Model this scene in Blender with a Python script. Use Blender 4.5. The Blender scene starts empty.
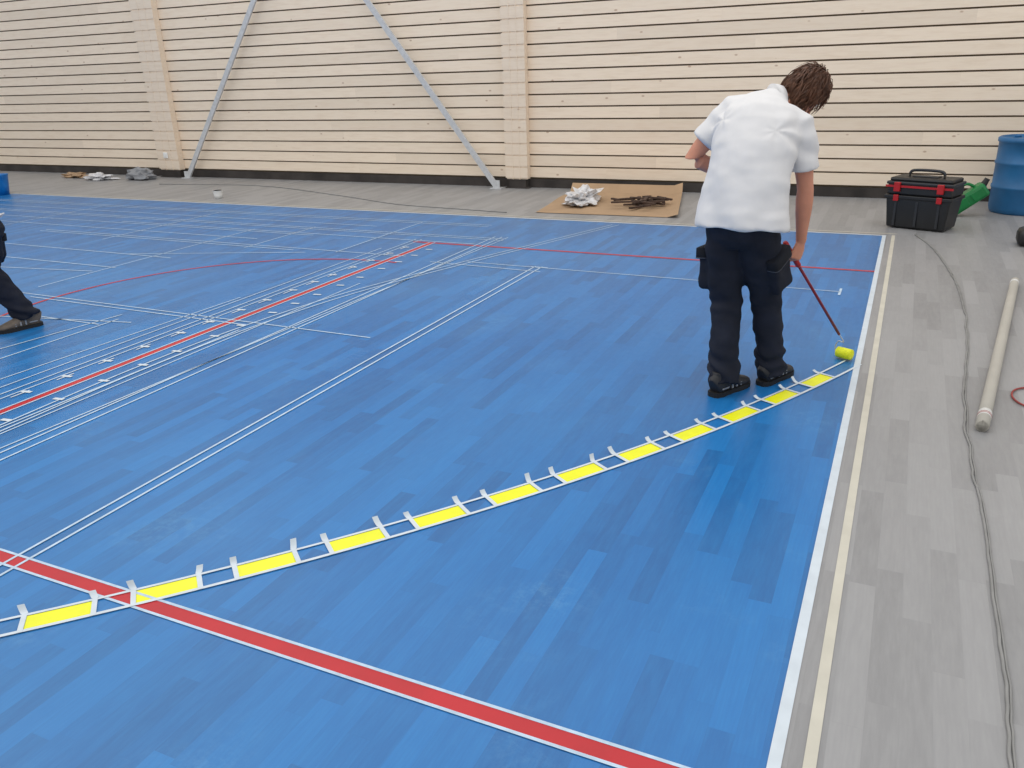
import bpy, bmesh, math, random
from mathutils import Vector, Matrix, noise
random.seed(7)
V=Vector
SC=bpy.context.scene
COL=SC.collection
SC.view_settings.view_transform='Standard'
SC.view_settings.look='None'

# ---------------------------------------------------------------- materials
def lin(c):
    return tuple(((x/255)/12.92 if x/255<=.04045 else ((x/255+.055)/1.055)**2.4) for x in c)+(1,)
class NT:
    def __init__(s,name):
        s.m=bpy.data.materials.new(name); s.m.use_nodes=True; s.t=s.m.node_tree
        s.b=s.t.nodes['Principled BSDF']
    def n(s,typ,**kw):
        nd=s.t.nodes.new(typ)
        for k,v in kw.items(): setattr(nd,k,v)
        return nd
    def l(s,a,b): s.t.links.new(a,b)
    def math(s,op,a,b=None,c=None):
        nd=s.n('ShaderNodeMath',operation=op)
        for i,x in enumerate((a,b,c)):
            if x is None: continue
            if isinstance(x,(int,float)): nd.inputs[i].default_value=x
            else: s.l(x,nd.inputs[i])
        return nd.outputs[0]
    def mix(s,f,a,b,bt='MIX'):
        nd=s.n('ShaderNodeMix',data_type='RGBA',blend_type=bt)
        for i,x in ((0,f),(6,a),(7,b)):
            if isinstance(x,(int,float,tuple)): nd.inputs[i].default_value=x
            else: s.l(x,nd.inputs[i])
        return nd.outputs[2]
    def ramp(s,f,stops):
        nd=s.n('ShaderNodeValToRGB'); el=nd.color_ramp.elements
        while len(el)<len(stops): el.new(.5)
        for e,(p,c) in zip(el,stops): e.position=p; e.color=c if len(c)==4 else c+(1,)
        s.l(f,nd.inputs[0]); return nd.outputs[0]
    def noise(s,vec,scale,detail=4,rough=.5):
        nd=s.n('ShaderNodeTexNoise'); nd.inputs['Scale'].default_value=scale
        nd.inputs['Detail'].default_value=detail; nd.inputs['Roughness'].default_value=rough
        s.l(vec,nd.inputs['Vector']); return nd.outputs[0]
    def mapping(s,vec,scale):
        nd=s.n('ShaderNodeMapping'); nd.inputs['Scale'].default_value=scale
        s.l(vec,nd.inputs[0]); return nd.outputs[0]
    def bump(s,h,st,dist=.01):
        nd=s.n('ShaderNodeBump'); nd.inputs['Strength'].default_value=st; nd.inputs['Distance'].default_value=dist
        s.l(h,nd.inputs['Height']); s.l(nd.outputs[0],s.b.inputs['Normal'])
W1=(1,1,1,1); K0=(0,0,0,1)
def simple(name,rgb,rough=.6,metal=0,var=.12,scale=12,bump=0,spec=.5,sss=0):
    k=NT(name); tc=k.n('ShaderNodeTexCoord').outputs['Object']
    n=k.noise(tc,scale,5)
    c=lin(rgb); lo=tuple(x*(1-var) for x in c[:3])+(1,); hi=tuple(min(1,x*(1+var)) for x in c[:3])+(1,)
    k.l(k.ramp(n,[(.3,lo),(.7,hi)]),k.b.inputs['Base Color'])
    k.b.inputs['Roughness'].default_value=rough; k.b.inputs['Metallic'].default_value=metal
    k.b.inputs['Specular IOR Level'].default_value=spec
    if sss:
        k.b.inputs['Subsurface Weight'].default_value=sss; k.b.inputs['Subsurface Radius'].default_value=(.02,.008,.004)
        k.b.inputs['Subsurface Scale'].default_value=.5
    if bump: k.bump(n,bump,.004)
    return k.m
def vinyl(name,cols,scuff,scol,rough,roww=.075,bl=.62):
    k=NT(name); tc=k.n('ShaderNodeTexCoord').outputs['Object']
    sp=k.n('ShaderNodeSeparateXYZ'); k.l(tc,sp.inputs[0]); X,Y=sp.outputs[0],sp.outputs[1]
    row=k.math('FLOOR',k.math('DIVIDE',X,roww))
    wn=k.n('ShaderNodeTexWhiteNoise',noise_dimensions='1D'); k.l(row,wn.inputs['W'])
    y2=k.math('ADD',k.math('DIVIDE',Y,bl),k.math('MULTIPLY',wn.outputs[0],7.3))
    idn=k.math('FLOOR',y2)
    cb=k.n('ShaderNodeCombineXYZ'); k.l(row,cb.inputs[0]); k.l(idn,cb.inputs[1])
    w2=k.n('ShaderNodeTexWhiteNoise',noise_dimensions='3D'); k.l(cb.outputs[0],w2.inputs[0])
    plank=k.ramp(w2.outputs[0],[(0,cols[0]),(.45,cols[1]),(1,cols[2])])
    ad=k.n('ShaderNodeVectorMath',operation='MULTIPLY_ADD'); k.l(w2.outputs[1],ad.inputs[0]); ad.inputs[1].default_value=(5,5,5)
    mp=k.mapping(tc,(1,.14,1)); k.l(mp,ad.inputs[2])
    grain=k.noise(ad.outputs[0],48,6,.62)
    col=k.mix(k.ramp(grain,[(.38,K0),(.72,(.25,.25,.25,1))]),plank,cols[3])
    g2=k.n('ShaderNodeTexWave',wave_type='BANDS',bands_direction='X'); g2.inputs['Scale'].default_value=22
    g2.inputs['Distortion'].default_value=11; g2.inputs['Detail'].default_value=3; g2.inputs['Detail Scale'].default_value=.8
    k.l(ad.outputs[0],g2.inputs[0])
    col=k.mix(k.math('MULTIPLY',g2.outputs[1],.10),col,cols[0])
    fx=k.math('FRACT',k.math('DIVIDE',X,roww)); fy=k.math('FRACT',y2)
    s1=k.math('LESS_THAN',fx,.03); s2=k.math('LESS_THAN',fy,.005)
    col=k.mix(k.math('MULTIPLY',k.math('MAXIMUM',s1,s2),.15),col,cols[0])
    big=k.noise(tc,1.7,3); sm=k.noise(tc,20,8,.75)
    sc=k.math('MULTIPLY',k.ramp(big,[(.55,K0),(.76,W1)]),k.ramp(sm,[(.46,K0),(.8,W1)]))
    col=k.mix(k.math('MULTIPLY',sc,scuff),col,scol)
    lg=k.noise(tc,.35,2)
    col=k.mix(k.math('MULTIPLY',k.ramp(lg,[(.35,K0),(.7,W1)]),.10),col,scol)
    k.l(col,k.b.inputs['Base Color'])
    r=k.math('ADD',k.math('MULTIPLY',sm,.18),rough-.09); k.l(r,k.b.inputs['Roughness'])
    k.b.inputs['Specular IOR Level'].default_value=.5
    k.bump(grain,.05,.002)
    return k.m
M_blue=vinyl('blue_vinyl',[lin((4,90,154)),lin((5,100,168)),lin((9,111,182)),lin((38,136,200))],.5,lin((120,178,210)),.35)
M_grey=vinyl('grey_vinyl',[lin((131,131,132)),lin((141,141,142)),lin((151,151,152)),lin((170,170,170))],.35,lin((188,188,187)),.45,.085,.7)
def woodmat(name,base,dark,pitch,seed=0.):
    k=NT(name); tc=k.n('ShaderNodeTexCoord').outputs['Object']
    sp=k.n('ShaderNodeSeparateXYZ'); k.l(tc,sp.inputs[0])
    row=k.math('FLOOR',k.math('DIVIDE',k.math('SUBTRACT',sp.outputs[2],.15),pitch))
    wn=k.n('ShaderNodeTexWhiteNoise',noise_dimensions='1D'); k.l(k.math('ADD',row,seed),wn.inputs['W'])
    x2=k.math('ADD',k.math('DIVIDE',sp.outputs[0],4.2),k.math('MULTIPLY',wn.outputs[0],5))
    cb=k.n('ShaderNodeCombineXYZ'); k.l(row,cb.inputs[0]); k.l(k.math('FLOOR',x2),cb.inputs[1])
    w2=k.n('ShaderNodeTexWhiteNoise',noise_dimensions='3D'); k.l(cb.outputs[0],w2.inputs[0])
    col=k.ramp(w2.outputs[0],[(0,tuple(x*.93 for x in base[:3])+(1,)),(.5,base),(1,tuple(min(1,x*1.04) for x in base[:3])+(1,))])
    ad=k.n('ShaderNodeVectorMath',operation='MULTIPLY_ADD'); k.l(w2.outputs[1],ad.inputs[0]); ad.inputs[1].default_value=(9,9,9)
    k.l(k.mapping(tc,(.12,1,1)),ad.inputs[2])
    gr=k.noise(ad.outputs[0],30,5,.6)
    col=k.mix(k.ramp(gr,[(.45,K0),(.8,(.4,.4,.4,1))]),col,dark)
    vo=k.n('ShaderNodeTexVoronoi'); vo.inputs['Scale'].default_value=3.8
    ad2=k.n('ShaderNodeVectorMath',operation='MULTIPLY_ADD'); k.l(w2.outputs[1],ad2.inputs[0]); ad2.inputs[1].default_value=(9,9,9)
    k.l(k.mapping(tc,(.75,.2,1.4)),ad2.inputs[2]); k.l(ad2.outputs[0],vo.inputs['Vector'])
    kn=k.ramp(vo.outputs['Distance'],[(.04,W1),(.08,K0)])
    col=k.mix(k.math('MULTIPLY',kn,.55),col,lin((160,115,80)))
    k.l(col,k.b.inputs['Base Color']); k.b.inputs['Roughness'].default_value=.55
    return k.m
PITCH=.165
M_wood=woodmat('pine_slats',lin((243,226,204)),lin((216,191,162)),PITCH)
M_woodp=woodmat('pine_glulam',lin((238,221,200)),lin((208,186,160)),40.,3.)
M_gap=simple('slat_gap_shade',(98,84,66),.9)  # shadow lines between the slats, put into the backing colour
M_plinth=simple('dark_plinth',(60,55,52),.85,scale=3,var=.4)
M_white=simple('white_line_paint',(202,212,220),.5,var=.06)
M_tape=simple('masking_tape_white',(182,203,222),.6,var=.12,scale=30)
M_beige=simple('beige_tape',(198,194,180),.55,var=.06,scale=8)
M_red=simple('red_line_paint',(186,18,32),.4,var=.08,scale=6)
M_yel=simple('yellow_line_paint',(236,238,22),.35,var=.06,scale=10)
M_steel=simple('galvanised_steel',(196,198,200),.45,.05,var=.1,scale=20)
M_card=simple('brown_cardboard',(172,144,114),.85,var=.1,scale=3)
M_bag=simple('white_plastic_film',(212,212,214),.3,var=.15)
M_dk=simple('dark_offcuts',(72,54,44),.8,var=.4)
M_black=simple('black_plastic',(22,23,25),.45,var=.2,scale=8)
M_blackt=simple('dark_grey_plastic',(36,38,42),.4,var=.15)
M_redp=simple('red_plastic',(170,22,26),.35)
M_green=simple('green_plastic',(10,120,60),.35)
M_bluep=simple('blue_drum_plastic',(34,100,150),.45,var=.15,scale=4)
M_tube=simple('cardboard_tube',(176,172,162),.7,var=.06,scale=5)
M_tubew=simple('tube_end_label',(208,208,205),.6)
M_cable=simple('grey_cable',(138,138,136),.6)
M_cabr=simple('red_cable',(150,60,55),.6)
M_shirt=simple('white_cotton',(217,216,216),.9,var=.03,scale=14,bump=.1,spec=.15)
M_trous=simple('black_workwear',(29,33,45),.85,var=.25,scale=9,bump=.3,spec=.25)
M_trous2=simple('black_workwear_patch',(20,23,31),.8,var=.2,spec=.25)
M_stitch=simple('grey_piping',(70,74,84),.8,var=.2)
M_skin=simple('skin',(205,142,116),.5,var=.08,scale=16,spec=.35,sss=.12)
M_lip=simple('lips',(170,92,84),.45)
M_eyew=simple('eye_white',(235,232,228),.2,var=.02)
M_iris=simple('eye_iris',(50,38,28),.15)
M_hair=simple('dark_brown_hair',(92,60,42),.5,var=.45,scale=35,spec=.4)
M_shoe=simple('black_shoe',(34,34,38),.6,var=.3,scale=20)
M_shoeb=simple('taupe_shoe',(98,88,78),.7,var=.25,scale=20)
M_sole=simple('shoe_sole',(24,24,25),.7)
M_accent=simple('shoe_accent',(150,153,157),.5)
M_cup=simple('white_paper',(238,238,235),.6,var=.03)

# ---------------------------------------------------------------- helpers
def mkobj(name,bm,mats,parent=None,smooth=False,loc=None):
    me=bpy.data.meshes.new(name)
    if loc is not None: bmesh.ops.translate(bm,verts=bm.verts,vec=-V(loc))
    bmesh.ops.recalc_face_normals(bm,faces=bm.faces)
    bm.to_mesh(me); bm.free()
    for m in (mats if isinstance(mats,(list,tuple)) else [mats]): me.materials.append(m)
    o=bpy.data.objects.new(name,me); COL.objects.link(o)
    if loc is not None: o.location=loc
    if parent: o.parent=parent
    if parent and loc is not None: o.location=V(loc)-parent.location
    elif parent: o.location=-parent.location
    if smooth:
        for p in me.polygons: p.use_smooth=True
    return o
def empty(name,loc):
    e=bpy.data.objects.new(name,None); e.location=loc; e.empty_display_size=.1; COL.objects.link(e); return e
def bbox(bm,x0,x1,y0,y1,z0,z1,mi=0,M=None,bev=0):
    r=bmesh.ops.create_cube(bm,size=1)
    vs=r['verts']
    for v in vs:
        v.co=V(((x0+x1)/2+v.co.x*(x1-x0),(y0+y1)/2+v.co.y*(y1-y0),(z0+z1)/2+v.co.z*(z1-z0)))
    fs=set(f for v in vs for f in v.link_faces)
    for f in fs: f.material_index=mi
    if bev:
        es=set(e for v in vs for e in v.link_edges)
        rr=bmesh.ops.bevel(bm,geom=list(es),offset=bev,segments=2,profile=.5,affect='EDGES')
        for f in rr['faces']: f.material_index=mi
        vs=list(set(v for f in rr['faces'] for v in f.verts)|set(v for v in vs if v.is_valid))
        seen=set(vs); st=list(vs)
        while st:
            a=st.pop()
            for e in a.link_edges:
                b=e.other_vert(a)
                if b not in seen: seen.add(b); st.append(b)
        vs=list(seen)
    if M is not None:
        for v in vs: v.co=M@v.co
    return vs
def strip(bm,pts,w,z,mi=0):
    pts=[V((p[0],p[1],0)) for p in pts]; prev=None
    for i,p in enumerate(pts):
        a=pts[max(i-1,0)]; b=pts[min(i+1,len(pts)-1)]
        t=(b-a).normalized(); n=V((-t.y,t.x,0))*w/2
        cur=(bm.verts.new((p.x+n.x,p.y+n.y,z)),bm.verts.new((p.x-n.x,p.y-n.y,z)))
        if prev:
            f=bm.faces.new((prev[0],prev[1],cur[1],cur[0])); f.material_index=mi
        prev=cur
def fixup(bm):
    for f in bm.faces:
        f.normal_update()
        if f.normal.z<0: f.normal_flip()
def mkflat(name,bm,mats,parent=None):
    fixup(bm); me=bpy.data.meshes.new(name); bm.to_mesh(me); bm.free()
    for m in (mats if isinstance(mats,(list,tuple)) else [mats]): me.materials.append(m)
    o=bpy.data.objects.new(name,me); COL.objects.link(o)
    if parent: o.parent=parent; o.location=-parent.location
    return o
def catmull(pts,n=8):
    P=[V(p) for p in pts]; P=[P[0]*2-P[1]]+P+[P[-1]*2-P[-2]]; out=[]
    for i in range(1,len(P)-2):
        for k in range(n):
            t=k/n; a,b,c,d=P[i-1],P[i],P[i+1],P[i+2]
            out.append(.5*((2*b)+(c-a)*t+(2*a-5*b+4*c-d)*t*t+(3*b-a-3*c+d)*t**3))
    out.append(P[-2]); return out
def loft(bm,secs,side=V((1,0,0)),n=20,mi=0,power=2.0):
    C=[V(s[0]) for s in secs]; rings=[]
    for i,s in enumerate(secs):
        t=(C[min(i+1,len(C)-1)]-C[max(i-1,0)]).normalized()
        sd=V(s[3]) if len(s)>3 else V(side)
        sd=(sd-t*sd.dot(t)).normalized(); nn=t.cross(sd)
        ring=[]
        for k in range(n):
            an=2*math.pi*k/n; c,si=math.cos(an),math.sin(an)
            c=math.copysign(abs(c)**(2/power),c); si=math.copysign(abs(si)**(2/power),si)
            ring.append(bm.verts.new(C[i]+sd*s[1]*c+nn*s[2]*si))
        rings.append(ring)
    fs=[]
    for a,b in zip(rings,rings[1:]):
        for k in range(n):
            fs.append(bm.faces.new((a[k],a[(k+1)%n],b[(k+1)%n],b[k])))
    fs.append(bm.faces.new(list(reversed(rings[0])))); fs.append(bm.faces.new(rings[-1]))
    for f in fs: f.material_index=mi
    return rings
def tube(bm,pts,r,n=8,mi=0):
    side=V((0,0,1)) if abs((V(pts[-1])-V(pts[0])).normalized().z)<.8 else V((1,0,0))
    rr=r if isinstance(r,(list,tuple)) else [r]*len(pts)
    return loft(bm,[(p,q,q) for p,q in zip(pts,rr)],side,n,mi)
def ell(bm,c,rad,M=None,mi=0,seg=16):
    r=bmesh.ops.create_uvsphere(bm,u_segments=seg,v_segments=seg//2+2,radius=1)
    for v in r['verts']:
        p=V((v.co.x*rad[0],v.co.y*rad[1],v.co.z*rad[2]))
        v.co=V(c)+(M@p if M is not None else p)
    for f in set(f for v in r['verts'] for f in v.link_faces): f.material_index=mi
def remesh(name,bm,mat,parent,vox,smooth=4,disp=None):
    bmesh.ops.recalc_face_normals(bm,faces=bm.faces)
    me=bpy.data.meshes.new(name+'_src'); bm.to_mesh(me); bm.free()
    o=bpy.data.objects.new(name,me); COL.objects.link(o)
    m=o.modifiers.new('r','REMESH'); m.mode='VOXEL'; m.voxel_size=vox
    if smooth:
        s=o.modifiers.new('s','SMOOTH'); s.factor=.5; s.iterations=smooth
    dg=bpy.context.evaluated_depsgraph_get(); dg.update()
    me2=bpy.data.meshes.new_from_object(o.evaluated_get(dg)); o.modifiers.clear(); o.data=me2
    me2.name=name; me2.materials.clear(); me2.materials.append(mat)
    if disp:
        ns=[v.normal.copy() for v in me2.vertices]
        for v,nn in zip(me2.vertices,ns): v.co+=nn*disp(v.co)
    for p in me2.polygons: p.use_smooth=True
    o.parent=parent; o.location=-parent.location
    return o

# ---------------------------------------------------------------- camera
R=V((.9059,.4225,-.0332));U=V((-.1259,.3433,.9308));F=V((-.4044,.8388,-.3642))
cam=bpy.data.cameras.new('camera'); co=bpy.data.objects.new('camera',cam); COL.objects.link(co)
cam.lens=36*816/1024; cam.clip_start=.05
co.matrix_world=Matrix(((R.x,U.x,-F.x,0),(R.y,U.y,-F.y,0),(R.z,U.z,-F.z,1.7),(0,0,0,1)))
SC.camera=co

# ---------------------------------------------------------------- floor
YW=11.25; XL,XR=-22,8; YN=-4; YB=8.86; XE=-.115
bm=bmesh.new()
def quad(x0,x1,y0,y1,mi):
    f=bm.faces.new([bm.verts.new(p) for p in((x0,y0,0),(x1,y0,0),(x1,y1,0),(x0,y1,0))]); f.material_index=mi
quad(XL,XE,YN,YB,0); quad(XE,XR,YN,YB,1); quad(XL,XR,YB,YW+.3,1)
mkflat('floor',bm,[M_blue,M_grey])

# ---------------------------------------------------------------- back wall (slatted)
bm=bmesh.new()
bbox(bm,XL,XR,YW+.03,YW+.25,.0,6.5,1)
z=.15
while z<6.4:
    bbox(bm,XL,XR,YW,YW+.028,z,z+PITCH-.020,0)
    z+=PITCH
mkobj('wall_back',bm,[M_wood,M_gap])
bm=bmesh.new(); bbox(bm,XL,XR,YW+.005,YW+.029,0,.125); mkobj('baseboard_back',bm,M_plinth)
def pillar(x0,x1):
    bm=bmesh.new(); w=(x1-x0)
    bbox(bm,x0,x1,YW-.12,YW-.002,.13,6.5,0,bev=.006)
    for i in range(1,3):
        xx=x0+w*i/3
        bbox(bm,xx-.006,xx+.006,YW-.138,YW-.119,.13,6.5,0)
    z=.15
    while z<6.4:
        bbox(bm,x0-.012,x1+.012,YW-.134,YW-.12,z,z+PITCH-.018,0); z+=PITCH
    bbox(bm,x0+.03,x1-.03,YW-.11,YW-.0,0,.13,1)
    bbox(bm,x0-.02,x1+.02,YW-.14,YW-.002,0,.012,1)
    return mkobj('timber_pillar',bm,[M_woodp,M_plinth])
pillar(-12.32,-11.84); pillar(-5.33,-5.0); pillar(2.0,2.33)
def brace(p,q,nm='steel_brace'):
    bm=bmesh.new(); p=V(p);q=V(q); t=(q-p).normalized(); s=t.cross(V((0,1,0))).normalized()
    w=.040
    prof=[(-w,0),(w,0),(w,.035),(w-.008,.035),(w-.008,.008),(-w+.008,.008),(-w+.008,.035),(-w,.035)]
    ra=[bm.verts.new(p+s*a+V((0,b,0))) for a,b in prof]; rb=[bm.verts.new(q+s*a+V((0,b,0))) for a,b in prof]
    for i in range(8): bm.faces.new((ra[i],ra[(i+1)%8],rb[(i+1)%8],rb[i]))
    bm.faces.new(ra); bm.faces.new(rb[::-1])
    bbox(bm,p.x-.09,p.x+.09,p.y-.06,p.y+.05,0.0,.012); bbox(bm,p.x-.05,p.x+.05,p.y-.01,p.y+.0,.0,.12)
    return mkobj(nm,bm,M_steel)
brace((-11.66,YW-.16,0.004),(-11.66+4.5,YW-.16,6.1))
brace((-5.46,YW-.2,0.004),(-5.46-4.65,YW-.2,6.1))
bm=bmesh.new(); bbox(bm,-12.16,-12.06,YW-.155,YW-.136,.34,.44,bev=.008); bbox(bm,-12.135,-12.085,YW-.16,YW-.154,.365,.415)
mkobj('wall_socket',bm,M_cup)

# ---------------------------------------------------------------- court markings
bm=bmesh.new(); strip(bm,[(XE,YN),(XE,YB)],.034,.0022); strip(bm,[(XL,YB-.01),(XE+.02,YB-.01)],.03,.0020)
mkflat('court_boundary_line',bm,M_white)
bm=bmesh.new(); strip(bm,[(-.032,YN),(-.032,YB+.02)],.032,.0024); strip(bm,[(XL,YB+.1),(0,YB+.1)],.025,.002); mkflat('beige_floor_tape',bm,M_beige)
bm=bmesh.new(); RY=1.578
strip(bm,[(-9,RY),(XE-.02,RY)],.054,.0020,0)
strip(bm,[(-9,RY+.032),(XE-.02,RY+.032)],.011,.0030,1); strip(bm,[(-9,RY-.032),(XE-.02,RY-.032)],.011,.0030,1)
strip(bm,[(-4.6,7.28),(XE,7.28)],.04,.0020,0)
strip(bm,[(-4.38,-1),(-4.38,7.28)],.045,.0021,0)
for s in(-.032,.032): strip(bm,[(-4.38+s,-1),(-4.38+s,7.3)],.012,.0030,1)
cx,cy,cr=-4.44,4.46,1.93
strip(bm,[(cx+cr*math.cos(a*math.pi/60),cy+cr*math.sin(a*math.pi/60)) for a in range(28,92)],.03,.0023,0)
mkflat('red_court_lines',bm,[M_red,M_tape])
bm=bmesh.new(); T=.013
def L(p,q,w=T,z=.0035): strip(bm,[p,q],w,z)
for x in(-2.915,-2.850): L((x,.6),(x,6.62))
for x in(-3.87,-3.79): L((x,.6),(x,7.75))
L((-3.98,.6),(-3.72,7.75),.011)
for x in(-4.64,-4.57): L((x,.6),(x,7.4),.012)
L((-4.17,.6),(-4.17,4.2)); L((-4.08,.6),(-4.11,5.6),.011)
c2=catmull([(-4.12,1.2,0),(-4.2,2.4,0),(-4.24,3.4,0),(-4.2,4.3,0),(-4.03,5.34,0),(-3.62,6.64,0),(-3.25,7.7,0),(-2.89,8.72,0)])
for s in(0,.075): strip(bm,[(p.x+s,p.y) for p in c2],.013,.0037)
L((-3.6,6.6),(-.34,6.53)); L((-.34,6.43),(-.34,6.63),.018); L((-3.94,6.5),(-2.79,6.44)); L((-2.95,6.60),(-2.79,6.60))
L((-7.6,4.42),(-3.16,4.36)); L((-6.6,4.34),(-4.2,4.31))
L((-6.5,3.80),(-5.1,4.07)); L((-5.27,2.6),(-5.27,4.1)); L((-5.5,3.1),(-5.35,4.2)); L((-6.3,3.95),(-5.3,3.95))
L((-4.95,1.5),(-4.8,4.9),.011); L((-4.75,.8),(-4.75,6.9),.011)
for y,x0,x1 in((8.35,-20,-4.2),(8.26,-20,-4.2),(7.95,-20,-5.5),(7.68,-20,-3.7),(7.60,-20,-3.7),(7.36,-9,-3.9),(7.29,-14,-5.9),(6.66,-9.5,-4.3),(6.58,-9.5,-5.6),(5.4,-9.5,-6.8),(5.9,-10,-6.6),(6.95,-12,-6.4)):
    L((x0,y),(x1,y-.02),.015)
for x,y0,y1 in((-6.2,6.5,7.7),(-8.2,6.4,8.3),(-10.4,5.5,8.3),(-5.1,6.6,8.3),(-6.85,4.6,7.4)): L((x,y0),(x,y1),.014)
L((-7.2,5.9),(-5.4,6.5)); L((-9.0,4.9),(-6.9,5.2))
mkflat('white_tape_lines',bm,M_tape)
bm=bmesh.new(); y=2.2
while y<7.1:
    for dx,ln in((-.17,.06),(.12,.06)):
        yy=y+random.uniform(-.03,.03); strip(bm,[(-4.38+dx-.01,yy),(-4.38+dx+ln,yy+.01)],.026,.0042)
    strip(bm,[(-4.53,y-.09),(-4.53,y+.03)],.012,.0041)
    y+=.3
mkflat('tape_ticks',bm,M_white)
C=V((-10.84,9.40,0)); RR=11.60
a_start=math.atan2(1.33-9.4,-2.49+10.84)
def pol(a,r): return (C.x+r*math.cos(a),C.y+r*math.sin(a))
def arcs(bm,a0,a1,r,w,z,mi=0,n=6):
    strip(bm,[pol(a0+(a1-a0)*i/n,r) for i in range(n+1)],w,z,mi)
PER=.346/RR; DL=.203/RR
bm=bmesh.new()
for i in range(-7,12):
    a=a_start+i*PER; arcs(bm,a,a+DL,RR,.080,.0026)
mkflat('yellow_dashed_line',bm,M_yel)
bm=bmesh.new()
a0=a_start-7*PER; a1=math.asin(-4.48/RR)
arcs(bm,a0,a1,RR+.047,.015,.0044,0,90); arcs(bm,a0,a1,RR-.047,.013,.0044,0,90)
for i in range(-7,12):
    for a,wd in((a_start+i*PER-.009/RR,.018),(a_start+i*PER+DL+.009/RR,.018)):
        strip(bm,[pol(a,RR+.053),pol(a,RR-.055)],wd,.0050)
        rl=random.uniform(.020,.036); h=random.uniform(.012,.028); sk=random.uniform(-.012,.012)/RR
        pts=[]
        for q in range(5):
            t=q/4; pts.append((pol(a+sk*t,RR-.055-rl*t),.005+h*t*t))
        prev=None
        for (p,zz) in pts:
            ta=V((-math.sin(a),math.cos(a),0))*wd*.65
            cur=(bm.verts.new((p[0]+ta.x,p[1]+ta.y,zz)),bm.verts.new((p[0]-ta.x,p[1]-ta.y,zz)))
            if prev: bm.faces.new((prev[0],prev[1],cur[1],cur[0]))
            prev=cur
mkflat('masking_tape_arc',bm,M_white)

# ---------------------------------------------------------------- clutter
def toolbox():
    e=empty('toolbox',(.2,9.35,0)); M=Matrix.Translation((.2,9.37,0))@Matrix.Rotation(math.radians(-20),4,'Z')@Matrix.Scale(1.04,4)
    bm=bmesh.new()
    vs=bbox(bm,-.30,.30,-.17,.17,.012,.30,0,bev=.015)
    for v in vs:
        k=.9+.1*min(1,v.co.z/.3); v.co.x*=k; v.co.y*=k
    bbox(bm,-.315,.315,-.18,.18,.29,.325,0,bev=.008)
    for x in(-.2,0,.2): bbox(bm,x-.012,x+.012,-.172,-.16,.03,.27,1,bev=.003)
    for v in bm.verts: v.co=M@v.co
    mkobj('lower_bin',bm,[M_black,M_blackt],e)
    bm=bmesh.new()
    bbox(bm,-.30,.30,-.165,.165,.328,.43,0,bev=.015)
    bbox(bm,-.31,.31,-.175,.175,.425,.455,1,bev=.01)
    bbox(bm,-.29,.29,-.155,.155,.452,.49,0,bev=.018)
    bbox(bm,-.12,.12,-.05,.05,.488,.502,1,bev=.006)
    for v in bm.verts: v.co=M@v.co
    mkobj('upper_tray',bm,[M_black,M_blackt],e)
    bm=bmesh.new()
    for x in(-.2,.2): bbox(bm,x-.03,x+.03,-.195,-.165,.36,.45,0,bev=.006); bbox(bm,x-.025,x+.025,-.19,-.17,.27,.33,0,bev=.006)
    bbox(bm,-.312,.312,-.18,-.176,.40,.42,0)
    for v in bm.verts: v.co=M@v.co
    mkobj('latches',bm,M_redp,e)
    bm=bmesh.new(); pts=catmull([(-.16,0,.485),(-.155,0,.53),(-.1,0,.55),(.1,0,.55),(.155,0,.53),(.16,0,.485)],4)
    tube(bm,pts,.014,8)
    for v in bm.verts: v.co=M@v.co
    mkobj('handle',bm,M_blackt,e,True)
toolbox()
def drum(name,x,y,r,h,mat):
    bm=bmesh.new(); prof=[(0,.0),(r*.93,.0),(r*.97,.02),(r,.06),(r,h*.32),(r*1.03,h*.335),(r*1.03,h*.36),(r,h*.375),(r,h*.64),(r*1.03,h*.655),(r*1.03,h*.68),(r,h*.695),(r,h*.93),(r*1.04,h*.94),(r*1.04,h*.985),(r*.98,h),(r*.93,h),(r*.92,h*.975),(0,h*.975)]
    n=40; rings=[]
    for a,z in prof:
        rings.append([bm.verts.new((x+a*math.cos(k*2*math.pi/n),y+a*math.sin(k*2*math.pi/n),z)) for k in range(n)] if a>0 else [bm.verts.new((x,y,z))])
    for A,B in zip(rings,rings[1:]):
        for k in range(n):
            if len(A)==1: bm.faces.new((A[0],B[k],B[(k+1)%n]))
            elif len(B)==1: bm.faces.new((A[k],B[0],A[(k+1)%n]))
            else: bm.faces.new((A[k],A[(k+1)%n],B[(k+1)%n],B[k]))
    for a in(.5,2.4):
        r0=bmesh.ops.create_cone(bm,cap_ends=True,segments=16,radius1=.035,radius2=.03,depth=.03)
        for v in r0['verts']: v.co+=V((x+.6*r*math.cos(a),y+.6*r*math.sin(a),h*.975+.015))
    return mkobj(name,bm,mat,None,True,loc=(x,y,0))
drum('blue_plastic_drum',1.21,10.62,.33,.80,M_bluep)
bm=bmesh.new()
Mg=Matrix.Translation((.70,10.20,.0))@Matrix.Rotation(math.radians(10),4,'Z')@Matrix.Rotation(math.radians(-38),4,'Y')
bbox(bm,-.22,.20,-.09,.09,.02,.17,0,bev=.03)
bbox(bm,-.17,-.02,-.1,-.088,.05,.14,0,bev=.004); bbox(bm,.03,.15,-.1,-.088,.05,.14,0,bev=.004)
tube(bm,catmull([(-.12,0,.16),(-.11,0,.22),(-.03,0,.245),(.07,0,.24),(.12,0,.165)],4),.016,8)
tube(bm,[(.19,0,.13),(.23,0,.15),(.26,0,.165)],[.035,.03,.028],12,1)
for v in bm.verts: v.co=Mg@v.co
mz=min(v.co.z for v in bm.verts)
for v in bm.verts: v.co.z-=mz-.002
mkobj('green_jerrycan',bm,[M_green,M_black],None,False)
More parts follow.
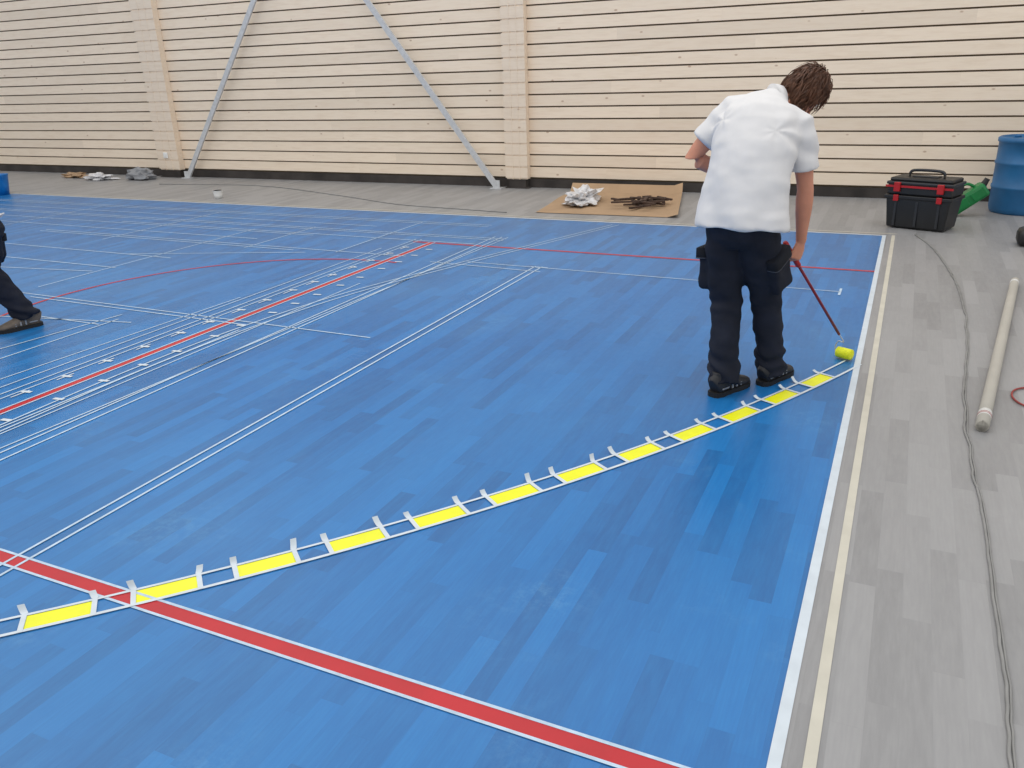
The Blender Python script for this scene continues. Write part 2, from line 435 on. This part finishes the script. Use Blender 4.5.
bm=bmesh.new(); bbox(bm,1.0,1.3,8.6,8.85,.0,.16,0,bev=.05); tube(bm,catmull([(1.06,8.72,.15),(1.08,8.72,.24),(1.2,8.72,.26),(1.25,8.72,.15)],4),.012,8)
mkobj('black_tool_bag',bm,M_black,None,True)
bm=bmesh.new()
o4=[(-4.28,11.10),(-2.70,11.12),(-2.30,9.30),(-4.05,9.24)]
nx,ny=14,14; gr=[]
for i in range(nx+1):
    rw=[]
    for j in range(ny+1):
        u,v=i/nx,j/ny
        p=V(o4[0]+(0,))*(1-u)*(1-v)+V(o4[1]+(0,))*u*(1-v)+V(o4[2]+(0,))*u*v+V(o4[3]+(0,))*(1-u)*v
        zz=.006+.02*max(0,noise.noise(p*1.3))+(.10 if j==0 else 0)+(.035 if i==nx else 0)
        rw.append(bm.verts.new((p.x,p.y,zz)))
    gr.append(rw)
for i in range(nx):
    for j in range(ny): bm.faces.new((gr[i][j],gr[i+1][j],gr[i+1][j+1],gr[i][j+1]))
mkflat('cardboard_sheet',bm,M_card)
def crumple(name,c,r,mat,amp=.5,seed=0,sub=4):
    bm=bmesh.new(); bmesh.ops.create_icosphere(bm,subdivisions=sub,radius=1)
    for v in bm.verts:
        d=v.co.normalized(); k=1+amp*noise.noise(d*2.2+V((seed,0,0)))+amp*.6*noise.noise(d*5+V((0,seed,0)))+amp*.3*noise.noise(d*11)
        v.co=V((d.x*r[0]*k,d.y*r[1]*k,max(0,d.z*r[2]*k+r[2]*.45)))+V(c)
    return mkobj(name,bm,mat)
crumple('crumpled_plastic_bag',(-3.72,10.0,.03),(.17,.32,.10),M_bag,.8,2)
bm=bmesh.new()
for i in range(34):
    a=random.uniform(-.6,.6)+(math.pi/2 if random.random()<.25 else 0); ln=random.uniform(.12,.28)
    M=Matrix.Translation((-2.98+max(-.26,min(.3,random.gauss(0,.16))),9.95+random.gauss(0,.15),.035+random.uniform(0,.07)))@Matrix.Rotation(a,4,'Z')@Matrix.Rotation(random.uniform(-.12,.12),4,'Y')
    bbox(bm,-ln/2,ln/2,-.018,.018,-.01,.01,0,M=M)
mkobj('wood_offcuts_pile',bm,M_dk)
bm=bmesh.new(); loft(bm,[((-9.2,9.28,.001),.055,.055),((-9.2,9.28,.05),.062,.062),((-9.2,9.28,.11),.07,.07),((-9.2,9.28,.113),.073,.073),((-9.2,9.28,.113),.064,.064),((-9.2,9.28,.02),.05,.05)],n=20); mkobj('white_cup',bm,M_cup,None,True)
crumple('white_rag',(-13.3,10.6,.01),(.3,.15,.06),M_bag,.9,5,3); crumple('cardboard_scrap_pile',(-14.1,10.75,.01),(.3,.12,.05),M_card,.9,8,3)
crumple('grey_sack',(-12.45,10.78,.01),(.28,.18,.13),simple('grey_cloth',(140,142,146),.8),.5,9,3)
bm=bmesh.new(); bx,by=-13.35,8.72
loft(bm,[((bx,by,.002),.13,.13),((bx,by,.15),.15,.15),((bx,by,.30),.17,.17),((bx,by,.315),.18,.18),((bx,by,.325),.175,.175),((bx,by,.322),.16,.16),((bx,by,.03),.12,.12)],n=24)
tube(bm,[(bx+.175*math.cos(a*math.pi/12),by-.02,.31-.16*math.sin(a*math.pi/12)) for a in range(13)],.006,6); mkobj('blue_bucket',bm,simple('blue_bucket_plastic',(0,110,185),.4),None,True)
e=empty('cardboard_tube',(.66,5.6,0)); TR=.030
p0=V((.86,7.13,TR+.002));p1=V((.48,4.12,TR+.002)); t=(p1-p0).normalized()
bm=bmesh.new(); q=[p0,p0+t*.01]+[p0.lerp(p1,k/6) for k in range(1,7)]
loft(bm,[(x,TR,TR) for x in q]+[(p1,TR-.006,TR-.006),(p1-t*.12,TR-.007,TR-.007)],V((0,0,1)),24); mkobj('tube_body',bm,M_tube,e,True)
bm=bmesh.new(); a=p1-t*.17; loft(bm,[(a,TR+.001,TR+.001),(a+t*.02,TR+.0015,TR+.0015),(a+t*.07,TR+.0015,TR+.0015),(a+t*.072,TR+.0005,TR+.0005)],V((0,0,1)),24)
a=p0+t*.05; loft(bm,[(a,TR+.0005,TR+.0005),(a+t*.05,TR+.0005,TR+.0005)],V((0,0,1)),24); mkobj('end_labels',bm,M_tubew,e,True)
bm=bmesh.new()
for k in(.115,.13):
    a=p1-t*k; loft(bm,[(a,TR+.002,TR+.002),(a+t*.006,TR+.002,TR+.002)],V((0,0,1)),24)
mkobj('tape_bands',bm,M_cabr,e,True)
bm=bmesh.new(); pts=[(.16,8.96,.006),(.30,8.4,.006),(.40,7.69,.006),(.47,6.9,.006),(.49,6.04,.006),(.46,5.2,.006),(.42,4.53,.006),(.42,3.79,.006),(.44,3.24,.006),(.44,2.58,.006),(.445,2.19,.006),(.43,1.93,.006),(.44,1.2,.006),(.5,.2,.006)]
cp=catmull(pts,10); cp=[p+V((.014*noise.noise(V((0,p.y*4,0)))+.006*noise.noise(V((3,p.y*11,0))),0,0)) for p in cp]
tube(bm,cp,.0050,8); tube(bm,[p+V((.009,0,0)) for p in cp[::2]],.0035,6); mkobj('floor_cable',bm,M_cable,None,True)
bm=bmesh.new(); tube(bm,catmull([(1.1,4.75,.008),(.82,4.82,.008),(.68,4.76,.008),(.65,4.62,.008),(.72,4.5,.008),(.95,4.4,.008),(1.2,4.2,.008)],8),.005,8); mkobj('red_cable',bm,M_cabr,None,True)
bm=bmesh.new(); tube(bm,catmull([(-11.5,10.3,.006),(-9.5,10.5,.006),(-7.5,9.9,.006),(-6.2,9.4,.006),(-5.2,9.25,.006),(-4.4,9.15,.006)],8),.006,6); mkobj('thin_cable',bm,M_cable,None,True)

# ---------------------------------------------------------------- people
def frame(xa,ya,za,o):
    return Matrix(((xa.x,ya.x,za.x,o.x),(xa.y,ya.y,za.y,o.y),(xa.z,ya.z,za.z,o.z),(0,0,0,1)))
def hand(bm,wrist,ydir,xthumb,palm,curls,thumbc=(35,35)):
    y=V(ydir).normalized(); x=V(xthumb); x=(x-y*x.dot(y)).normalized(); z=x.cross(y)
    if z.dot(V(palm))<0: z=-z
    w=V(wrist)
    P=lambda a,b,c: w+x*a+y*b+z*c
    loft(bm,[(P(0,-.03,0),.028,.021),(P(0,0,0),.027,.019),(P(.002,.025,0),.035,.018),(P(.002,.06,0),.042,.016),(P(0,.085,-.002),.041,.013),(P(0,.094,-.003),.034,.010)],x,16)
    ell(bm,P(.026,.035,.010),(.017,.026,.014),Matrix((x,y,z)).transposed())
    for xo,yo,ls,r,c in((.031,.086,(.042,.026,.021),.0088,0),(.0105,.092,(.046,.030,.022),.0090,1),(-.0105,.088,(.043,.028,.021),.0086,2),(-.030,.078,(.034,.021,.019),.0076,3)):
        p=P(xo,yo-.02,0); pts=[p,P(xo,yo,0)]; ang=0; cur=pts[-1]; rr=[r*1.05,r*1.08]
        for k,l in enumerate(ls):
            ang+=math.radians(curls[k]+c*2); d=y*math.cos(ang)+z*math.sin(ang)
            cur=cur+d*l*.5; pts.append(cur); rr.append(r*(.97-.05*k)); cur=cur+d*l*.5; pts.append(cur); rr.append(r*(1.0-.1*k))
        rr[-1]*=.7
        loft(bm,[(a,b,b) for a,b in zip(pts,rr)],x,10)
    b0=P(.022,.02,.006); d=(x*.75+y*.6+z*.35).normalized(); pts=[b0]; rr=[.013]; cur=b0
    for k,(l,an) in enumerate(((.04,0),(.032,thumbc[0]),(.026,thumbc[1]))):
        d=(d*math.cos(math.radians(an))+(z*.7+y*.5-x*.5).normalized()*math.sin(math.radians(an))).normalized()
        cur=cur+d*l; pts.append(cur); rr.append((.012,.0105,.008)[k])
    loft(bm,[(a,b,b) for a,b in zip(pts,rr)],z,10)
    return P
def shoe(parent,tag,ankle,fdir,mat):
    f=V(fdir).normalized(); r=f.cross(V((0,0,1))).normalized(); u=V((0,0,1)); A=V(ankle)
    M=frame(r,f,u,V((A.x,A.y,0)))
    bm=bmesh.new()
    secs=[(-.085,.030,.055,.050),(-.075,.038,.06,.062),(-.04,.043,.064,.068),(.0,.042,.066,.066),(.04,.042,.058,.052),(.09,.048,.047,.038),(.135,.050,.040,.030),(.175,.043,.034,.024),(.20,.028,.030,.016),(.208,.012,.028,.008)]
    loft(bm,[(M@V((0,y,z)),a,b,r) for y,a,z,b in secs],r,20)
    loft(bm,[(M@V((0,-.02,.07)),.042,.052,r),(M@V((0,-.03,.11)),.044,.05,r),(M@V((0,-.03,.135)),.045,.05,r)],r,18)
    remesh('shoe_upper_'+tag,bm,mat,parent,.005,3)
    bm=bmesh.new(); out=[]
    for s in (1,-1):
        l=[(-.095,.018),(-.085,.034),(-.05,.045),(0,.044),(.05,.045),(.1,.052),(.15,.052),(.185,.042),(.21,.022)]
        out+=[(s*b,a) for a,b in (l if s==1 else l[::-1])]
    lo=[bm.verts.new(M@V((x,y,.0))) for x,y in out]; hi=[bm.verts.new(M@V((x,y,.026))) for x,y in out]
    bm.faces.new(lo); bm.faces.new(hi[::-1])
    for i in range(len(out)): bm.faces.new((lo[i],lo[(i+1)%len(out)],hi[(i+1)%len(out)],hi[i]))
    mkobj('shoe_sole_'+tag,bm,M_sole,parent)
    bm=bmesh.new()
    for s in(1,-1):
        for k in range(3): bbox(bm,s*.044-.003,s*.044+.003,.02+.035*k,.030+.035*k,.035,.07-.008*k,0,M=M)
        bbox(bm,s*.040-.003,s*.040+.003,-.055,.0,.042,.050,0,M=M)
    for k in range(4): bbox(bm,-.028,.028,.03+.022*k,.036+.022*k,.10-.011*k,.106-.011*k,0,M=M)
    mkobj('shoe_trim_'+tag,bm,M_accent,parent)
def wr(seed,amp,sc):
    return lambda p: amp*(noise.noise(V((p.x*sc,p.y*sc,p.z*sc*1.7))+V((seed,0,0)))+.5*noise.noise(V((p.x*sc*2.3,p.y*sc*2.3,p.z*sc*4))+V((0,seed,0))))
def person(name,J,shoemat):
    root=empty(name,(J['pel'].x,J['pel'].y,0))
    sl=J['side_lo'].normalized(); su=J['side_up'].normalized()
    pel=J['pel']; sm=J['smid']; nk=J['neck']; bow=J['bow']
    hipup=J.get('hipup',V((0,0,1)))
    bm=bmesh.new()
    loft(bm,[(pel+hipup*.04,.165,.115,sl),(pel+hipup*.0,.180,.132,sl),(pel-hipup*.06,.190,.143,sl),(pel-hipup*.12,.182,.133,sl),(pel-hipup*.165,.12,.10,sl)],sl,24)
    for s in('L','R'):
        h,k,a=J['hip'+s],J['kn'+s],J['an'+s]
        pts=[(h+V((0,0,.03)),.10,.12),(h.lerp(k,.25),.106,.120),(h.lerp(k,.55),.096,.108),(h.lerp(k,.85),.084,.097),(k,.081,.094),(k.lerp(a,.2),.078,.090),(k.lerp(a,.5),.077,.088),(k.lerp(a,.8),.076,.085),(k.lerp(a,.97),.079,.090),(a+(a-k).normalized()*.035,.081,.094)]
        loft(bm,[(p,x*.98,y*.98,sl) for p,x,y in pts],sl,22)
        sg=-1 if s=='L' else 1
        c=h.lerp(k,.50)+sl*sg*.098; ax=(k-h).normalized()
        loft(bm,[(c-ax*.105,.020,.075,sl),(c-ax*.10,.026,.08,sl),(c,.030,.08,sl),(c+ax*.10,.028,.075,sl),(c+ax*.11,.018,.068,sl)],sl,16,power=5)
    base=wr(3.1,.011,6)
    def tdisp(p):
        d=base(p)
        for s in('L','R'):
            a=J['an'+s]; k=J['kn'+s]
            w=math.exp(-((p.z-a.z-.05)/.10)**2); d+=.0045*w*math.sin(p.z*85+p.x*40+6*noise.noise(p*6))
            w=math.exp(-((p.z-k.z)/.08)**2); d+=.0022*w*math.sin(p.z*65+p.y*45+6*noise.noise(p*5))
        return d
    remesh('trousers',bm,M_trous,root,.009,4,tdisp)
    # cargo pocket flaps with piping, wrapped round the pocket
    bm=bmesh.new()
    for s in('L','R'):
        h,k=J['hip'+s],J['kn'+s]; sg=-1 if s=='L' else 1; ax=(k-h).normalized()
        c=h.lerp(k,.50)+sl*sg*.101-ax*.085
        loft(bm,[(c-ax*.028,.024,.082,sl),(c-ax*.024,.033,.087,sl),(c+ax*.024,.037,.088,sl),(c+ax*.030,.033,.086,sl)],sl,20,0,5)
        loft(bm,[(c+ax*.024,.0375,.0885,sl),(c+ax*.028,.0375,.0885,sl)],sl,20,1,5)
    mkobj('pocket_flaps',bm,[M_trous2,M_stitch],root,True)
    # shirt
    bm=bmesh.new()
    T=[(-.13,.252,.180),(-.02,.243,.172),(.12,.228,.160),(.32,.216,.150),(.55,.219,.150),(.75,.224,.150),(.88,.215,.138),(.97,.190,.118)]
    secs=[]
    for t,a,b in T:
        p=pel.lerp(sm,t) if t>=0 else pel+(pel-sm)*(-t)*.3+V((0,0,-1))*(.55*-t*.8)
        p=p+bow*math.sin(math.pi*max(0,min(1,t)))
        if t==T[0][0]: p=J.get('hem',p)
        sd=sl.lerp(su,max(0,min(1,t)))
        secs.append((p,a,b,sd))
    secs.append((sm.lerp(nk,.30),.150,.100,su)); secs.append((sm.lerp(nk,.65),.105,.082,su)); secs.append((nk,.070,.070,su))
    loft(bm,secs,sl,28)
    for s in('L','R'):
        S,E=J['sh'+s],J['el'+s]; d=(E-S).normalized()
        inn=S.lerp(sm,.35)
        loft(bm,[(inn,.075,.095),(S,.080,.088),(S+d*.07,.077,.084),(S+d*.14,.077,.086),(S+d*.215,.082,.092)],J['out'+s],20)
    w1=wr(1.7,.008,5)
    ups=(sm-pel).normalized()
    def sdisp(p):
        rel=p-pel; h=rel.dot(ups); x=rel.dot(sl)
        d=w1(p)
        wob=2.2*noise.noise(p*2.5)
        d+=.0065*math.sin(x*30+h*9+wob*2)*max(0,min(1,(.30-h)/.25))
        for s in('L','R'):
            ap=J['sh'+s]-ups*.12-(J['sh'+s]-sm)*.2; r=p-ap; q=r.length
            if q<.26: d+=.006*math.exp(-((q-.09)/.09)**2)*math.sin(6*math.atan2(r.dot(ups),r.dot(sl))+3*noise.noise(p*5))
        return d
    remesh('polo_shirt',bm,M_shirt,root,.009,9,sdisp)
    bm=bmesh.new()
    cd=(J['hc']-nk).normalized()
    loft(bm,[(nk-cd*.02,.084,.084,su),(nk+cd*.005,.076,.078,su),(nk+cd*.028,.066,.068,su),(nk+cd*.030,.060,.062,su),(nk+cd*.01,.060,.062,su)],su,28); mkobj('shirt_collar',bm,M_shirt,root,True)
    for s in('L','R'):
        S,E,Wp=J['sh'+s],J['el'+s],J['wr'+s]
        bm=bmesh.new(); o=J['out'+s]
        loft(bm,[(S.lerp(E,.2),.052,.055),(S.lerp(E,.55),.050,.052),(S.lerp(E,.85),.042,.045),(E,.041,.045),(E.lerp(Wp,.18),.044,.045),(E.lerp(Wp,.4),.041,.042),(E.lerp(Wp,.75),.031,.031),(Wp,.026,.023)],o,18)
        h=J['hand'+s]; hand(bm,Wp,h[0],h[1],h[2],h[3],h[4])
        remesh('arm_'+s,bm,M_skin,root,.0042,2)
    # head
    fd=J['fdir'].normalized(); hu=J['hup']; hu=(hu-fd*hu.dot(fd)).normalized(); hr=fd.cross(hu)
    HM=frame(hr,fd,hu,J['hc'])
    def hp(x,y,z): return HM@V((x,y,z))
    bm=bmesh.new()
    hs=[(-.118,.022,.016,.062),(-.108,.036,.034,.052),(-.09,.048,.052,.038),(-.06,.060,.072,.018),(-.025,.068,.088,.004),(.01,.074,.095,.0),(.045,.076,.098,-.006),(.08,.066,.085,-.008),(.105,.045,.058,-.008),(.118,.018,.024,-.008)]
    loft(bm,[(hp(0,y,z),a,b,hr) for z,a,b,y in hs],hr,26)
    loft(bm,[(hp(0,.088,.028),.007,.008,hr),(hp(0,.100,.0),.010,.012,hr),(hp(0,.108,-.022),.016,.014,hr),(hp(0,.098,-.032),.012,.008,hr)],hr,12)
    loft(bm,[(hp(-.05,.072,.036),.008,.006),(hp(-.02,.092,.040),.009,.007),(hp(.02,.092,.040),.009,.007),(hp(.05,.072,.036),.008,.006)],hu,10)
    for s in(-1,1):
        ell(bm,hp(s*.076,-.005,-.005),(.009,.020,.032),HM.to_3x3(),0,14)
        ell(bm,hp(s*.084,-.012,.0),(.006,.014,.024),HM.to_3x3(),0,12)
    loft(bm,[(hp(0,-.02,-.03),.055,.060,hr),(hp(0,-.028,-.085),.054,.058,hr),(nk.lerp(hp(0,-.03,-.1),.4),.056,.058,hr),(nk-cd*.03,.060,.062,hr)],hr,20)
    remesh('head_and_neck',bm,M_skin,root,.0045,3)
    bm=bmesh.new()
    for s in(-1,1): ell(bm,hp(s*.031,.0785,.018),(.0125,.0125,.0125),None,0,16)
    mkobj('eyes',bm,M_eyew,root,True)
    bm=bmesh.new()
    for s in(-1,1): ell(bm,hp(s*.031,.0880,.017),(.0055,.0040,.0055),HM.to_3x3(),0,12)
    mkobj('irises',bm,M_iris,root,True)
    bm=bmesh.new(); loft(bm,[(hp(-.024,.083,-.060),.003,.003),(hp(-.01,.093,-.058),.006,.006),(hp(.01,.093,-.058),.006,.006),(hp(.024,.083,-.060),.003,.003)],hu,10)
    mkobj('lips',bm,M_lip,root,True)
    bm=bmesh.new()
    for s in(-1,1): loft(bm,[(hp(s*.015,.096,.040),.004,.003),(hp(s*.032,.091,.045),.0045,.003),(hp(s*.052,.074,.040),.002,.002)],hu,8)
    mkobj('eyebrows',bm,M_hair,root,True)
    bm=bmesh.new()
    hs2=[(-.095,.046,.036,-.062),(-.06,.070,.060,-.042),(-.02,.083,.082,-.024),(.02,.087,.098,-.012),(.055,.087,.106,-.008),(.09,.075,.094,-.008),(.117,.050,.064,-.008),(.132,.02,.026,-.008)]
    loft(bm,[(hp(0,y,z),a,b,hr) for z,a,b,y in hs2],hr,26)
    remesh('hair_cap',bm,M_hair,root,.006,2,lambda p:.010*noise.noise(p*26)+.008*noise.noise(p*60))
    bm=bmesh.new(); rnd=random.Random(5); grav=V((0,0,-1))
    for i in range(1500):
        th=rnd.uniform(-math.pi,math.pi); ph=rnd.uniform(-.75,1.5)
        front=math.sin(th)
        if front>.35 and ph<.45: continue
        if ph<-.05 and front>.1: continue
        d=V((math.cos(th)*math.cos(ph),math.sin(th)*math.cos(ph),math.sin(ph)))
        p=hp(d.x*.080,d.y*.098-.010,d.z*.114+.008)
        nw=(HM.to_3x3()@d).normalized()
        flow=(nw.cross(HM.to_3x3()@V((0,.2,1))).cross(nw))*-1
        if flow.length<.01: flow=hr.copy()
        flow=flow.normalized()*.9+V((rnd.uniform(-1,1),rnd.uniform(-1,1),rnd.uniform(-1,1)))*.45
        ln=rnd.uniform(.05,.11)*J.get('hairlen',1); pts=[]; cur=p-nw*.004; dr=flow+nw*.25; ph0=rnd.uniform(0,6)
        lift=rnd.uniform(1.02,1.16)
        for q in range(8):
            pts.append(cur.copy()); dr=(dr+grav*.12-nw*.08+hr*.30*math.sin(ph0+q*1.2)+hu*.22*math.cos(ph0+q*1.3)).normalized(); cur=cur+dr*ln/7
            rel=HM.inverted()@cur; e=V((rel.x/.084,(rel.y+.010)/.104,(rel.z-.006)/.122))
            if e.length<lift:
                e=e.normalized()*lift; cur=hp(e.x*.084,e.y*.104-.010,e.z*.122+.006)
            elif e.length>lift+.18:
                e=e.normalized()*(lift+.18); cur=hp(e.x*.084,e.y*.104-.010,e.z*.122+.006)
        r=rnd.uniform(.0018,.0034)
        loft(bm,[(a,r*k,r*.7*k) for a,k in zip(pts,(.7,1,1,1,.9,.75,.5,.15))],nw.cross(dr) if nw.cross(dr).length>.1 else hr,5)
    mkobj('hair_locks',bm,M_hair,root,True)
    for s in('L','R'):
        shoe(root,s,J['an'+s],J['toe'+s],shoemat)
    return root
grip=(64,72,40)
Wr=V((-.462,4.575,.765)); roll=V((-.195,4.965,.055))
hy=V((-.22,-.16,-.90)).normalized(); d0=(roll-Wr).normalized()
hx=(d0-hy*d0.dot(hy)).normalized(); hz=hx.cross(hy)
if hz.dot(V((-1,.2,0)))<0: hz=-hz
G=Wr+hy*.078+hz*.026+hx*.002
J=dict(pel=V((-.730,4.285,.955)),smid=V((-.705,4.55,1.43)),neck=V((-.655,4.64,1.485)),bow=V((0,-.05,.03)),
 side_lo=V((.95,-.30,0)),side_up=V((.93,-.30,-.17)),
 hipL=V((-.812,4.315,.84)),hipR=V((-.640,4.275,.84)),knL=V((-.787,4.315,.48)),knR=V((-.598,4.43,.48)),anL=V((-.752,4.195,.09)),anR=V((-.545,4.450,.09)),
 toeL=V((.45,.89,0)),toeR=V((.40,.92,0)),
 shL=V((-.868,4.598,1.440)),shR=V((-.506,4.49,1.365)),elL=V((-1.055,4.53,1.205)),elR=V((-.458,4.515,1.05)),wrL=V((-.87,4.685,1.08)),wrR=Wr,
 outL=V((-.3,-.5,.8)),outR=V((1,0,0)),
 handL=(V((.75,.35,-.35)),V((.2,.3,.9)),V((0,-1,-.2)),(35,40,25),(20,20)),
 handR=(hy,hx,hz,grip,(38,30)),
 hc=V((-.532,4.735,1.505)),fdir=V((.30,.62,-.72)),hup=V((.55,.45,.65)),hairlen=1.15)
man=person('man_painting_line',J,M_shoe)
def roller(parent_loc):
    e=empty('paint_roller',parent_loc)
    end=roll+V((0,0,.035)); ax=(end-G).normalized()
    top=G-ax*.10
    bm=bmesh.new(); tube(bm,[top,top+ax*.01,top+ax*.10,top+ax*.18,top+ax*.19],[.012,.015,.014,.015,.011],12); mkobj('grip',bm,M_redp,e,True)
    bm=bmesh.new(); tube(bm,[top+ax*.15,top.lerp(end,.5),end-ax*.10],.0080,10); mkobj('pole',bm,simple('dark_red_pole',(130,20,34),.35),e,True)
    ra=V((.88,-.42,0)).normalized(); c=V((roll.x,roll.y,.039))
    bm=bmesh.new(); loft(bm,[(c-ra*.045,.029,.029),(c-ra*.043,.032,.032),(c+ra*.043,.032,.032),(c+ra*.045,.029,.029)],V((0,0,1)),28)
    mkobj('roller_sleeve',bm,simple('yellow_wet_nap',(232,236,18),.5,bump=.6,scale=120),e,True)
    bm=bmesh.new(); st=end-ax*.11
    pts=catmull([st,end-ax*.03,end-ax*.03+V((0,-.005,0))-ra*.03,c-ra*.060+V((0,0,.040)),c-ra*.058,c-ra*.03],5); tube(bm,pts,.004,8); mkobj('wire_frame',bm,M_steel,e,True)
roller((roll.x,roll.y,0))
F3=V((-.906,-.42,0)).normalized(); R3=F3.cross(V((0,0,1))); p3=V((-5.84,3.57,.82)); Z=V((0,0,1))
def q(f,r,z): return V((p3.x,p3.y,0))+F3*f+R3*r+Z*z
J2=dict(pel=q(0,0,.80),smid=q(.44,0,1.0),neck=q(.53,0,1.0),bow=V((0,0,.05)),hipup=(F3*.5+Z).normalized(),
 side_lo=R3,side_up=R3,hem=q(.0,0,.80),
 hipL=q(.0,-.09,.74),hipR=q(0,.09,.74),knR=q(.06,.10,.44),anR=q(-.13,.11,.10),knL=q(.36,-.10,.50),anL=q(.34,-.10,.09),
 toeL=F3,toeR=F3-R3*1.1,shL=q(.42,-.19,.96),shR=q(.42,.19,.96),elL=q(.48,-.24,.68),elR=q(.48,.24,.68),wrL=q(.56,-.20,.43),wrR=q(.56,.20,.43),
 outL=-R3,outR=R3,handL=(V((0,0,-1))+F3*.3,F3,R3,(25,30,20),(20,15)),handR=(V((0,0,-1))+F3*.3,F3,-R3,(25,30,20),(20,15)),
 hc=q(.66,0,1.03),fdir=F3*.35-Z*.9,hup=F3*.9+Z*.35,hairlen=.8)
person('worker_bending',J2,M_shoeb)

# ---------------------------------------------------------------- light
w=bpy.data.worlds.new('hall_light'); SC.world=w; w.use_nodes=True
w.node_tree.nodes['Background'].inputs[0].default_value=(.98,.985,1,1); w.node_tree.nodes['Background'].inputs[1].default_value=.82
def area(name,loc,rot,sx,sy,e,col=(1,1,1)):
    l=bpy.data.lights.new(name,'AREA'); l.shape='RECTANGLE'; l.size=sx; l.size_y=sy; l.energy=e; l.color=col
    o=bpy.data.objects.new(name,l); o.location=loc; o.rotation_euler=rot; COL.objects.link(o)
area('added_softbox',(-4,3,7.5),(0,0,0),14,5,330,(1,.985,.96))  # unseen softbox, added overhead for soft shadows
area('added_softbox',(-4,9,7.5),(math.radians(-15),0,0),16,2.5,160,(1,.97,.93))  # second unseen softbox, added overhead towards the back wall
